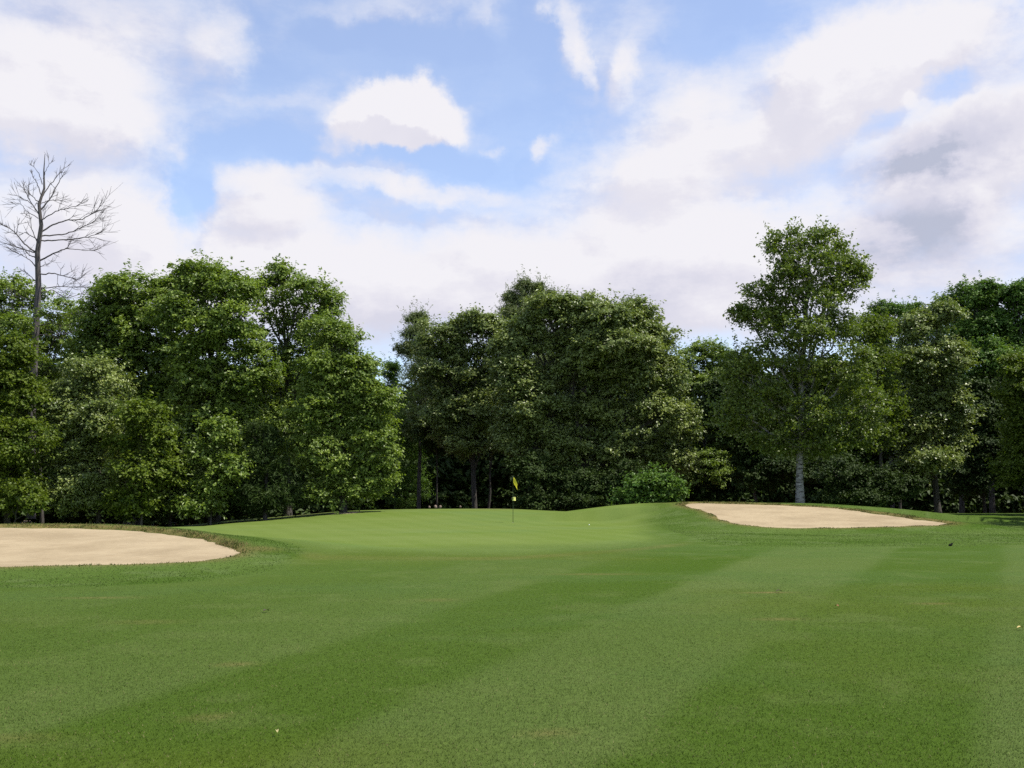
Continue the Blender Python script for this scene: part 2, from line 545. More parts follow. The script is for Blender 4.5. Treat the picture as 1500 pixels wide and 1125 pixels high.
# sliver of sand seen on the far left edge of the green
an3 = np.linspace(0, 2 * math.pi, 29)[:-1]
b3 = np.column_stack([-9.35 + 0.85 * np.cos(an3) + 0.08 * np.sin(3 * an3), 56.3 + 1.2 * np.sin(an3)])
cz = ground_z(b3[:, 0], b3[:, 1]) + 0.02 + 0.035 * np.sin(an3)
n3 = len(b3)
cen = b3.mean(0)
v3 = np.concatenate([np.column_stack([b3, cz]), [[cen[0], cen[1], float(ground_z(cen[0], cen[1])) + 0.03]]])
f3 = np.stack([np.arange(n3), (np.arange(n3) + 1) % n3, np.full(n3, n3)], -1)
tag(mesh_np("bunker_sand", v3, f3, M["sand"], smooth=True), "thin sliver of pale sand at the back left of the green", None, None, "structure")


# ------------------------------------------------------------------ grass as real blades
def blade_mat():
    m, nt, out = new_mat("grass_blade")
    a = N(nt, "ShaderNodeAttribute", attribute_name="tint")
    p = N(nt, "ShaderNodeBsdfPrincipled", i_Roughness=0.7)
    p.inputs["Specular IOR Level"].default_value = 0.06
    nt.links.new(a.outputs["Color"], p.inputs["Base Color"])
    t = N(nt, "ShaderNodeBsdfTranslucent")
    nt.links.new(a.outputs["Color"], t.inputs["Color"])
    mx = N(nt, "ShaderNodeMixShader")
    mx.inputs[0].default_value = 0.3
    nt.links.new(p.outputs[0], mx.inputs[1])
    nt.links.new(t.outputs[0], mx.inputs[2])
    nt.links.new(mx.outputs[0], out.inputs[0])
    return m


M["blade"] = blade_mat()


def grass_z(x, y):
    """height of the finished ground sheet, bilinear"""
    i = np.clip(np.searchsorted(gx, x) - 1, 0, nx - 2)
    j = np.clip(np.searchsorted(gy, y) - 1, 0, ny - 2)
    u = (x - gx[i]) / (gx[i + 1] - gx[i]); v = (y - gy[j]) / (gy[j + 1] - gy[j])
    g = lambda A: (A[j, i] * (1 - u) * (1 - v) + A[j, i + 1] * u * (1 - v) + A[j + 1, i] * (1 - u) * v + A[j + 1, i + 1] * u * v)
    return g


def blades(name, x, y, h, w, lean, colr, label, cat="grass"):
    n = len(x)
    z = grass_z(x, y)(GZ)
    a = rng.uniform(0, 2 * math.pi, n)
    b = rng.uniform(0, 2 * math.pi, n)
    base = np.stack([x, y, z - 0.004], -1)
    side = np.stack([np.cos(a), np.sin(a), np.zeros(n)], -1) * (w / 2)[:, None]
    tip = base + np.stack([np.cos(b) * lean * h, np.sin(b) * lean * h, h], -1)
    V = np.stack([base - side, base + side, tip], 1).reshape(-1, 3)
    F = np.arange(3 * n).reshape(-1, 3)
    o = mesh_np(name, V, F, M["blade"], attrs={"tint": ("FLOAT_COLOR", "FACE", np.column_stack([colr, np.ones(n)]))})
    tag(o, label, cat, None, "stuff")
    return o


# mown fairway blades near the camera, thinning out with distance
nb = 420000
Yb = 4.6 + (19.0 - 4.6) * rng.random(nb) ** 1.25
Xb = (rng.random(nb) * 2 - 1) * (0.56 * Yb + 0.6)
keep = rng.random(nb) < np.clip(1.15 - (Yb - 6) / 13.0, 0, 1)
Xb, Yb = Xb[keep], Yb[keep]
GG = grass_z(Xb, Yb)
st = GG(stripe)
qa_, qb_, qc_ = GG(patchA), GG(patchB), GG(patchC)
big = qb_
mixn = lambda a, b, f: a + (np.array(b) - a) * f[:, None]
cl = mixn(np.array(FAIR_A) * 1.08 + 0 * st[:, None], np.array(FAIR_B) * 1.08, np.clip(st + rng.normal(0, 0.2, len(st)), 0, 1.2))
cl = mixn(cl, np.array(FAIR_P) * 1.08, 0.55 * sstep(0.35, 0.9, qa_))
cl = mixn(cl, np.array(FAIR_Y) * 1.08, 0.55 * sstep(0.45, 0.85, qc_))
cl = mixn(cl, np.array(FAIR_W) * 1.08, 0.3 * sstep(0.5, 0.95, qb_))
cl = cl * rng.uniform(0.72, 1.32, len(st))[:, None]
dryb = rng.random(len(st)) < 0.05 + 0.05 * np.clip(big, 0, 1)
cl[dryb] = np.array([0.22, 0.20, 0.085]) * rng.uniform(0.6, 1.2, dryb.sum())[:, None]
blades("mown_grass", Xb, Yb, rng.uniform(0.008, 0.022, len(st)), rng.uniform(0.004, 0.008, len(st)), rng.uniform(0.2, 1.4, len(st)), cl,
       "short mown fairway grass in the foreground")


# ragged turf and straw along the bunker lips
def lip_grass(poly, label, back_y, nn):
    P = np.asarray(poly)
    L = np.linalg.norm(np.roll(P, -1, 0) - P, axis=1)
    i = rng.choice(len(P), nn, p=L / L.sum())
    t = rng.random(nn)
    q = P[i] + (np.roll(P, -1, 0)[i] - P[i]) * t[:, None]
    e = np.roll(P, -1, 0)[i] - P[i]
    nrm = np.stack([e[:, 1], -e[:, 0]], -1) / (np.linalg.norm(e, axis=1)[:, None] + 1e-9)
    cen_ = P.mean(0)
    area = np.sum(P[:, 0] * np.roll(P[:, 1], -1) - np.roll(P[:, 0], -1) * P[:, 1])
    if area < 0: nrm = -nrm
    off = np.abs(rng.normal(0, 0.22, nn)) - 0.02
    q = q + nrm * off[:, None]
    clump = 0.5 + 0.5 * wob(q[:, 0], q[:, 1], 0.30, 14) + 0.25 * wob(q[:, 0], q[:, 1], 0.09, 22)
    isback = q[:, 1] > np.interp(q[:, 0], *back_y)
    keep = rng.random(nn) < np.clip(clump * 1.2, 0.05, 1) * np.where(isback, 1.0, 0.75)
    q, clump, isback = q[keep], clump[keep], isback[keep]
    m = len(q)
    dryp = np.where(isback, 0.42, 0.20)
    d = rng.random(m) < dryp
    c = np.where(d[:, None], np.array([0.20, 0.155, 0.065]), np.array([0.070, 0.102, 0.020])) * rng.uniform(0.6, 1.3, m)[:, None]
    h = rng.uniform(0.015, 0.055, m) * (0.5 + 0.9 * np.clip(clump, 0, 1.3)) * np.where(isback, 1.25, 0.8)
    blades("bunker_lip_grass", q[:, 0], q[:, 1], h, rng.uniform(0.012, 0.028, m), rng.uniform(0.1, 1.3, m), c, label)


lip_grass(B1c, "ragged dry grass along the lip of the left bunker", ([-25, -6.4], [26, 24]), 15000)
lip_grass(B2c, "ragged dry grass along the lip of the right bunker", ([8, 17.5], [47.5, 41]), 15000)

# longer rough around both bunkers
nr = 150000
xr = rng.uniform(-24, -3, nr); yr = rng.uniform(17, 37, nr)
xr = np.concatenate([xr, rng.uniform(6, 26, 90000)]); yr = np.concatenate([yr, rng.uniform(28, 52, 90000)])
G = grass_z(xr, yr)
kp = (G(rough_m) > 0.6 * rng.random(len(xr)) + 0.3) & (G(sdmin) > 0.12)
xr, yr = xr[kp], yr[kp]
m_ = len(xr)
pat = np.clip(0.5 + 0.5 * wob(xr, yr, 0.9, 18), 0, 1)
cr = (np.array([0.054, 0.098, 0.010]) + (np.array([0.115, 0.156, 0.04]) - np.array([0.054, 0.098, 0.010])) * pat[:, None]) * rng.uniform(0.65, 1.3, m_)[:, None]
blades("rough_grass", xr, yr, rng.uniform(0.010, 0.030, m_), rng.uniform(0.012, 0.024, m_), rng.uniform(0.3, 1.5, m_), cr, "longer darker rough grass round both sand bunkers")


# ------------------------------------------------------------------ trees
def unit(v):
    return v / (np.linalg.norm(v, axis=-1, keepdims=True) + 1e-9)


def crown_leaves(lobes, spec, r):
    """lobes: (centre, radii, density). Each lobe carries branch clumps, each clump leaf sprays. Returns verts, faces, tints"""
    V, T = [], []
    L0, W0 = spec["leaf"]
    k = spec.get("per", 14)
    rs = spec.get("clump", 0.95)
    for C, R, dens in lobes:
        R = np.asarray(R, float)
        area = 4 * math.pi * (((R[0] * R[1]) ** 1.6 + (R[0] * R[2]) ** 1.6 + (R[1] * R[2]) ** 1.6) / 3) ** (1 / 1.6)
        rsl = min(rs, 0.5 * R.min())
        nsub = int(area / (math.pi * rsl * rsl) * 1.08 * min(dens, 1.0)) + 3
        u = unit(r.normal(size=(nsub * 2, 3)))
        kp = (r.random(len(u)) < np.where(u[:, 2] < -0.3, 0.6, 1.0)) & (r.random(len(u)) < np.where(u[:, 1] > 0.35, 0.5, 1.0))
        u = u[kp][:nsub]
        nsub = len(u)
        rad = r.uniform(0.66, 1.0, nsub)
        reach = r.random(nsub) < 0.16
        rad[reach] *= r.uniform(1.03, 1.17, reach.sum())
        sc = C + u * np.maximum(R - rsl * 0.55, R * 0.45) * rad[:, None]
        so = unit(u / R)
        ssz = rsl * r.uniform(0.6, 1.3, nsub)
        stint = r.normal(0.5, 0.17, nsub)
        # sprays on the clumps: mostly on the upper, outer side
        nsp = max(4, int(spec["dens"] * dens * math.pi * rsl * rsl * 2.0))
        si = np.repeat(np.arange(nsub), nsp)
        nc = len(si)
        w = unit(r.normal(size=(nc, 3)) + so[si] * 0.5 + np.array([0, 0, 0.85]))
        rr = ssz[si] * (1 - 0.6 * r.random(nc) ** 2.2)
        c = sc[si] + w * rr[:, None] * np.array([1.12, 1.12, 0.58])
        # loose inner foliage keeps the crown opaque
        ni = int(nc * spec.get("inner", 0.22))
        ui = unit(r.normal(size=(ni, 3)))
        c = np.concatenate([c, C + ui * R * r.uniform(0.25, 0.72, ni)[:, None]])
        out = np.concatenate([unit(w * 0.7 + so[si] * 0.5), ui])
        ctint = np.concatenate([stint[si] + 0.16 * w[:, 2] * 0, r.normal(0.4, 0.15, ni)])
        nc = len(c)
        hz = unit(out * np.array([1, 1, 0.3]) + r.normal(0, 0.3, (nc, 3)) + np.array([0, 0, spec.get("droop", -0.12)]))
        cn = unit(out * 0.55 + np.array([0, 0, 0.8]) + r.normal(0, 0.22, (nc, 3)))
        sd = unit(np.cross(cn, hz))
        sz = spec["spray"] * r.uniform(0.6, 1.35, nc)
        ci = np.repeat(np.arange(nc), k)
        m = len(ci)
        a = r.normal(0, 0.5, m) * sz[ci]; b = r.normal(0, 0.40, m) * sz[ci]; z = r.normal(0, 0.18, m) * sz[ci]
        p = c[ci] + hz[ci] * a[:, None] + sd[ci] * b[:, None] + cn[ci] * (z - 0.12 * a * a / (sz[ci] + 1e-6))[:, None]
        jit = spec.get("jit", 0.36)
        N_, D_, TT = cn[ci], hz[ci], ctint[ci]
        # upright shoots that break the outline
        ng = int(area * spec.get("shoots", 0.55) * dens)
        if ng:
            kk = 11
            ug = unit(r.normal(size=(ng, 3)) + np.array([0, 0, 0.35]))
            og = unit(ug / R)
            ax = unit(og * 0.7 + np.array([0, 0, 0.75]) + r.normal(0, 0.28, (ng, 3)))
            b0 = C + ug * R * r.uniform(0.78, 1.0, ng)[:, None]
            Lg = r.uniform(0.45, 1.15, ng) * spec.get("shoot_len", 1.0)
            gi = np.repeat(np.arange(ng), kk)
            tg = r.random(len(gi))
            pg = b0[gi] + ax[gi] * (tg * Lg[gi])[:, None] + r.normal(0, 1, (len(gi), 3)) * (0.16 * (1.15 - tg))[:, None]
            p = np.concatenate([p, pg])
            N_ = np.concatenate([N_, unit(og[gi] * 0.6 + np.array([0, 0, 0.7]))])
            D_ = np.concatenate([D_, ax[gi]])
            TT = np.concatenate([TT, r.normal(0.55, 0.15, ng)[gi]])
            m = len(p)
        ln = unit(N_ + r.normal(0, jit, (m, 3)))
        ld = D_ + r.normal(0, 0.7, (m, 3))
        ld -= ln * np.sum(ld * ln, 1)[:, None]
        ld = unit(ld)
        ls = np.cross(ln, ld)
        l = L0 * r.uniform(0.5, 1.55, m); w_ = W0 * r.uniform(0.55, 1.45, m)
        q = np.empty((m, 4, 3))
        q[:, 0] = p - ld * (l * 0.5)[:, None]
        q[:, 2] = p + ld * (l * 0.5)[:, None] - ln * (l * 0.12)[:, None]
        q[:, 3] = p + ls * (w_ * 0.5)[:, None] + ln * (w_ * 0.18)[:, None] - ld * (l * 0.08)[:, None]
        q[:, 1] = p - ls * (w_ * 0.5)[:, None] + ln * (w_ * 0.18)[:, None] - ld * (l * 0.08)[:, None]
        V.append(q.reshape(-1, 3))
        T.append(np.clip(TT + r.normal(0, 0.14, m), 0, 1))
    V = np.concatenate(V); T = np.concatenate(T)
    return V, np.arange(len(V)).reshape(-1, 4), T


SPEC = {
    "broad": dict(leaf=(0.185, 0.14), dens=3.0, per=22, spray=0.48, clump=1.0, inner=0.15),
    "fine": dict(leaf=(0.155, 0.115), dens=3.5, per=22, spray=0.42, jit=0.42, clump=0.8, inner=0.15),
    "birch": dict(leaf=(0.155, 0.115), dens=2.3, per=17, spray=0.46, jit=0.7, clump=0.62, inner=0.10, shoots=0.6),
    "open": dict(leaf=(0.175, 0.13), dens=2.5, per=19, spray=0.46, clump=0.75, inner=0.07, shoots=0.7),
    "sprig": dict(leaf=(0.22, 0.16), dens=2.2, per=15, spray=0.45, jit=0.6, clump=0.7),
    "bush": dict(leaf=(0.16, 0.10), dens=6.0, per=15, spray=0.30, jit=0.5, clump=0.45, shoots=2.0, shoot_len=.6),
    "pine": dict(leaf=(0.24, 0.06), dens=1.5, per=24, spray=0.42, jit=0.7, droop=0.1, clump=0.6, inner=0.10, shoots=2.4, shoot_len=1.5),
    "back": dict(leaf=(0.34, 0.26), dens=1.5, per=16, spray=0.8),
}


def limb_path(a, b, r, sag=0.12, n=6):
    a = np.asarray(a, float); b = np.asarray(b, float)
    t = np.linspace(0, 1, n)[:, None]
    p = a + (b - a) * t
    L = np.linalg.norm(b - a)
    p[:, 2] += np.sin(t[:, 0] * math.pi) * L * sag * r.uniform(-0.6, 1.0)
    p[1:-1] += r.normal(0, 0.035 * L, (n - 2, 3))
    return p


def make_tree(name, label, cat, base_px, Y, plobes, leafmat, spec="broad", trunk_r=0.2, bark="bark", seed=1, group="trees along the edge of the wood", depth=1.0, lean=0.0, trunk_top=None, stems=1):
    r = np.random.default_rng(seed * 131 + 5)
    bx = (base_px - 750) / FPX * Y
    bz = float(ground_z(bx, Y)) - 0.05
    root = empty(name, (bx, Y, bz))
    tag(root, label, cat, group)
    O = np.array([bx, Y, bz])
    lobes = []
    for L in plobes:
        cx, cy, rx, ry = L[:4]
        dy = L[4] if len(L) > 4 else r.uniform(-0.9, 0.5) * rx / FPX * Y * 0.6
        dn = L[5] if len(L) > 5 else 1.0
        c = at(cx, cy, Y + dy)
        k = (Y + dy) / FPX
        # the visible outline is about 1.05 of the radius once sprays are added
        lobes.append((c, np.array([rx * k * 0.94, max(rx, ry * 0.8) * k * 0.85 * depth, ry * k * 0.94]), dn))
    V, F, T = crown_leaves(lobes, SPEC[spec], r)
    mesh_np("crown", V - O, F, M[leafmat], root, attrs={"tint": ("FLOAT", "FACE", T)})
    tb = Tubes()
    tops = [l[0] for l in lobes]
    hi = max(tops, key=lambda c: c[2])
    ztop = hi[2] if trunk_top is None else at(base_px, trunk_top, Y)[2]
    for sidx in range(stems):
        n = 9
        t = np.linspace(0, 1, n)
        off = np.array([r.uniform(-0.5, 0.5), r.uniform(-0.5, 0.5)]) * (sidx > 0) * 2
        tx = bx + off[0] * 0.5 + (hi[0] - bx) * t ** 1.6 * (0.8 if sidx == 0 else 0.3) + np.cumsum(r.normal(0, 0.05, n)) * (t > 0)
        ty = Y + off[1] * 0.5 + (hi[1] - Y) * t ** 1.6 * 0.8 + np.cumsum(r.normal(0, 0.05, n)) * (t > 0)
        tz = bz - 0.1 + (ztop - bz) * t
        tr = trunk_r * (1 if sidx == 0 else 0.6) * (1 - 0.85 * t) * np.where(t < 0.05, 1.3, 1.0)
        pts = np.column_stack([tx, ty, tz])
        tb.add(pts, tr, 10)
        if sidx == 0:
            trunk_pts = pts
    for c, R, dn in lobes:
        zt = max(bz + (c[2] - bz) * r.uniform(0.5, 0.85), bz + (ztop - bz) * 0.22)
        i = np.clip(np.searchsorted(trunk_pts[:, 2], zt), 1, len(trunk_pts) - 1)
        f = (zt - trunk_pts[i - 1, 2]) / (trunk_pts[i, 2] - trunk_pts[i - 1, 2] + 1e-9)
        a = trunk_pts[i - 1] + (trunk_pts[i] - trunk_pts[i - 1]) * np.clip(f, 0, 1)
        p = limb_path(a, c, r)
        lr = trunk_r * 0.38
        tb.add(p, np.linspace(lr, lr * 0.35, len(p)), 6)
        for _ in range(7):
            u = r.normal(size=3); u /= np.linalg.norm(u); u[2] = abs(u[2]) * 0.8 - 0.15
            q = c + u * R * 0.85
            s0 = p[r.integers(2, len(p))]
            pp = limb_path(s0, q, r, n=5)
            tb.add(pp, np.linspace(lr * 0.35, 0.012, 5), 4)
    tb.build("trunk", M[bark], root, O)
    return root


TG = "trees along the edge of the wood"
TREES = [
    # ---- left group
    ("leafy_tree", "open pale green tree whose leaves surround the dead pine trunk", 70, 71, [(14, 430, 42, 34), (50, 440, 24, 24, 0, .7), (84, 458, 32, 28, -7, .6), (22, 478, 26, 22, -7, .6), (110, 465, 22, 18, 0, .7), (30, 485, 50, 34), (90, 495, 40, 28), (-30, 460, 50, 50), (60, 540, 60, 46)], "maple", "open", .14),
    ("leafy_tree", "dark yellow-green tree at the far left edge of the photo", 20, 54, [(18, 520, 46, 36), (-20, 560, 60, 50), (22, 585, 52, 46), (20, 650, 56, 46), (-30, 650, 70, 70), (30, 715, 40, 40)], "yellow", "fine", .18),
    ("silver_maple", "silvery pale-leaved maple behind the left bunker", 150, 56, [(142, 558, 58, 40), (100, 600, 48, 40), (150, 620, 55, 46), (100, 665, 50, 45), (165, 695, 70, 42), (215, 722, 36, 30), (110, 725, 55, 34)], "silver", "fine", .17),
    ("young_tree", "small olive-green tree low between the silvery maple and the big tree", 214, 54, [(206, 608, 36, 28), (228, 640, 32, 28), (188, 648, 32, 30), (210, 690, 44, 34), (245, 690, 30, 34), (195, 735, 50, 24)], "yellow", "open", .08),
    ("broadleaf_tree", "rounded tree topping the left end of the tall left clump", 205, 63, [(190, 436, 60, 40), (150, 480, 44, 44), (208, 490, 55, 50), (252, 432, 40, 32), (175, 545, 60, 50), (240, 540, 50, 60), (140, 510, 40, 30), (220, 610, 50, 50)], "maple", "broad", .28),
    ("broadleaf_tree", "tall broad tree with the flat high crown in the left clump", 318, 60, [(296, 416, 54, 36), (345, 428, 44, 32), (262, 462, 44, 42), (330, 475, 58, 50), (285, 525, 52, 50), (360, 545, 50, 60), (300, 595, 60, 52), (350, 640, 50, 60), (290, 670, 40, 40)], "maple", "broad", .3),
    ("broadleaf_tree", "tree with a narrow upright peak left of the gap in the woods", 425, 62, [(410, 405, 22, 24), (385, 425, 20, 28, 0, .7), (445, 428, 40, 32), (478, 448, 32, 34), (420, 455, 40, 34, 0, .8), (465, 490, 46, 44), (395, 500, 30, 40, 0, .7), (430, 550, 56, 56), (490, 530, 36, 50), (420, 630, 56, 60)], "maple", "open", .22),
    ("broadleaf_tree", "bright green tree with a sloping right side beside the gap", 505, 57, [(478, 490, 36, 32), (508, 503, 28, 30), (532, 540, 28, 32), (556, 590, 28, 34), (562, 700, 22, 34), (480, 545, 48, 42), (520, 560, 40, 46), (470, 605, 52, 46), (532, 618, 46, 42), (552, 655, 34, 36), (480, 670, 62, 48), (535, 700, 42, 34), (495, 722, 60, 28)], "light", "fine", .2),
    ("young_tree", "light green sapling low in the shade of the left clump", 312, 55, [(322, 632, 26, 26), (300, 668, 32, 28), (338, 690, 28, 28), (310, 715, 40, 24), (285, 740, 40, 16)], "maple", "open", .06),
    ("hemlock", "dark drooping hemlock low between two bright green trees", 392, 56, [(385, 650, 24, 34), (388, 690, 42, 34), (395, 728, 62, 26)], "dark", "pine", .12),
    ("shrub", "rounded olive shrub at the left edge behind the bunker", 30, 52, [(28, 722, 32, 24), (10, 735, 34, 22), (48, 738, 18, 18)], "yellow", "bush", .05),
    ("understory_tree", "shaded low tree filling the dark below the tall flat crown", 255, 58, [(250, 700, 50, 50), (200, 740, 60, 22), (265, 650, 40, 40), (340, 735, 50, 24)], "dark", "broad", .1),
    # ---- centre group
    ("pine", "dark pine standing in the gap right of the left clump", 582, 82, [(573, 545, 12, 16), (580, 575, 26, 24), (582, 615, 34, 34), (585, 665, 40, 40), (590, 715, 40, 34)], "green", "pine", .15),
    ("white_pine", "pine tip poking up at the left shoulder of the central clump", 615, 80, [(612, 468, 16, 12), (612, 490, 22, 16), (600, 512, 22, 12), (622, 515, 30, 22), (620, 560, 34, 40), (620, 620, 40, 40)], "pine", "pine", .2),
    ("silver_maple", "grey-green maple forming the left half of the central clump", 694, 75, [(650, 496, 44, 32), (700, 478, 42, 26), (738, 500, 30, 34), (640, 545, 42, 42), (695, 540, 52, 50), (650, 605, 50, 44), (710, 605, 44, 46), (680, 650, 50, 30)], "silver", "broad", .24),
    ("white_pine", "spiky pine top rising highest above the central clump", 778, 86, [(768, 420, 13, 12), (788, 424, 11, 10), (749, 436, 13, 12), (772, 440, 24, 14), (804, 434, 12, 10), (820, 448, 16, 12), (745, 458, 16, 14), (775, 462, 42, 18), (765, 490, 46, 26), (780, 540, 60, 50)], "pine", "pine", .26),
    ("broad_maple", "huge dome-shaped maple right of the flag", 862, 70, [(888, 470, 62, 38), (826, 474, 56, 38), (900, 512, 80, 30), (850, 505, 60, 26), (800, 452, 40, 24), (848, 452, 46, 24), (742, 530, 34, 42), (930, 458, 34, 24), (935, 482, 40, 36), (770, 505, 44, 46), (965, 505, 30, 34), (848, 530, 66, 56), (920, 545, 58, 54), (980, 555, 34, 44), (755, 560, 40, 46), (788, 600, 60, 52), (870, 610, 72, 56), (955, 615, 54, 46), (1004, 622, 30, 36), (815, 655, 72, 38), (910, 670, 64, 40), (975, 676, 46, 34), (760, 640, 40, 40)], "silver", "broad", .34),
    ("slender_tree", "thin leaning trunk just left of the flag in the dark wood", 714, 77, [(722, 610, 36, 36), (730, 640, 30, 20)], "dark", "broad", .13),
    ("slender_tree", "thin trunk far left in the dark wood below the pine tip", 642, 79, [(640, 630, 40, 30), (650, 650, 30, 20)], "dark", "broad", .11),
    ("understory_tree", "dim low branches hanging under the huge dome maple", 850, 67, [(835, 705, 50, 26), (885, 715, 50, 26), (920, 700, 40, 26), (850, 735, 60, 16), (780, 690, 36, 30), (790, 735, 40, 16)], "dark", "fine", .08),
    ("shrub", "rounded green shrub at the left end of the right bunker mound", 966, 51.5, [(962, 706, 28, 20), (938, 718, 24, 24), (984, 718, 22, 20), (962, 730, 36, 18), (920, 732, 24, 18)], "green", "bush", .05),
    # ---- right group
    ("broadleaf_tree", "lower distant tree between the dome maple and the birch", 1030, 86, [(1030, 516, 30, 20), (1004, 530, 24, 26), (1056, 535, 30, 34), (1025, 570, 40, 34), (1010, 610, 36, 40), (1040, 630, 50, 50), (1030, 690, 50, 40)], "maple", "open", .18),
    ("birch_tree", "tall birch with pale banded trunk behind the right bunker", 1169, 56, [(1150, 362, 38, 32), (1195, 356, 38, 28), (1230, 382, 36, 32), (1252, 402, 22, 26), (1185, 395, 52, 38), (1228, 425, 32, 26), (1148, 415, 38, 32, 0, .9), (1190, 445, 50, 36), (1112, 438, 28, 30, 0, .8), (1130, 470, 40, 26), (1090, 460, 20, 18, 0, .8), (1170, 490, 56, 30), (1228, 478, 34, 26, 0, .9), (1125, 530, 60, 38), (1078, 545, 32, 36), (1190, 545, 56, 46), (1110, 590, 60, 44), (1190, 610, 60, 44), (1245, 545, 50, 46), (1265, 600, 46, 42), (1135, 645, 50, 30), (1200, 652, 56, 26), (1250, 640, 40, 26), (1070, 610, 36, 40)], "birch", "birch", .225),
    ("leafy_tree", "olive tree with its crown pressed against the birch's right side", 1290, 62, [(1258, 488, 40, 32), (1284, 480, 24, 24), (1290, 530, 36, 40), (1270, 580, 40, 40), (1305, 590, 24, 40), (1285, 640, 36, 26)], "yellow", "birch", .13),
    ("silver_maple", "grey-green maple between the birch and the right edge", 1370, 64, [(1342, 478, 30, 26), (1380, 462, 30, 26), (1338, 530, 40, 44), (1388, 525, 38, 40), (1360, 580, 50, 44), (1400, 600, 30, 40), (1340, 630, 46, 40), (1395, 650, 30, 26), (1370, 675, 38, 20, -2.5, .8), (1330, 690, 34, 26)], "silver", "broad", .2),
    ("distant_tree", "deep green tree peeking above, just right of the birch crown", 1302, 84, [(1300, 458, 28, 22), (1290, 490, 36, 30), (1310, 530, 40, 40)], "green", "fine", .2),
    ("distant_tree", "small deep green top in the dip of the right tree line", 1350, 86, [(1342, 458, 24, 18), (1355, 490, 36, 30), (1350, 540, 40, 40)], "green", "fine", .2),
    ("distant_tree", "deep green tree with a leafy peak left of the tallest right tree", 1402, 82, [(1408, 432, 24, 18), (1390, 450, 24, 24), (1412, 470, 40, 32), (1400, 520, 46, 46)], "green", "broad", .24),
    ("distant_tree", "tallest deep green tree in the right tree line", 1448, 80, [(1446, 424, 20, 16), (1428, 440, 20, 20), (1462, 446, 34, 26), (1445, 485, 46, 40), (1450, 540, 56, 50)], "green", "broad", .26),
    ("distant_tree", "deep green tree cut by the right edge of the photo", 1500, 79, [(1492, 430, 24, 18), (1520, 435, 40, 30), (1495, 470, 40, 36), (1520, 530, 60, 60)], "green", "broad", .26),
    ("leafy_tree", "yellow-green tree lit at the right edge of the photo", 1515, 58, [(1488, 540, 26, 28), (1515, 560, 40, 44), (1480, 580, 22, 20), (1500, 620, 40, 40), (1530, 640, 60, 70), (1490, 690, 36, 40)], "yellow", "fine", .18),
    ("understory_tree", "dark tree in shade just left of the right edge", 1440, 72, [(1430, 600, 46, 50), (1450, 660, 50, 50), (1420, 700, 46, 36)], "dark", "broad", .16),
    ("understory_tree", "low brush added to darken the gap right of the birch trunk", 1250, 60.5, [(1235, 700, 40, 24), (1280, 705, 40, 22), (1320, 712, 34, 18), (1255, 730, 60, 14)], "dark", "fine", .05),  # added brush, dark leaf colour stands in for shade and hides trunks
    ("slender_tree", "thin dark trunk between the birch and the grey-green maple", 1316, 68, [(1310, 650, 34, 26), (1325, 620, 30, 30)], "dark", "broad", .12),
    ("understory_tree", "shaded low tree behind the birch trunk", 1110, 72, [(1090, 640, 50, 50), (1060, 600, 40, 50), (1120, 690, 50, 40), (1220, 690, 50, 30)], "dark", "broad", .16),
]
for i, T_ in enumerate(TREES):
    nm, lab, bpx, Yt, lb, lm, sp, tr = T_
    cat = {"shrub": "shrub", "hemlock": "conifer", "pine": "conifer", "white_pine": "conifer"}.get(nm, "tree")
    make_tree(nm, lab, cat, bpx, Yt, lb, lm, sp, tr, "birchbark" if nm == "birch_tree" else "bark", i + 1,
              "shrubs at the foot of the trees" if nm == "shrub" else TG)


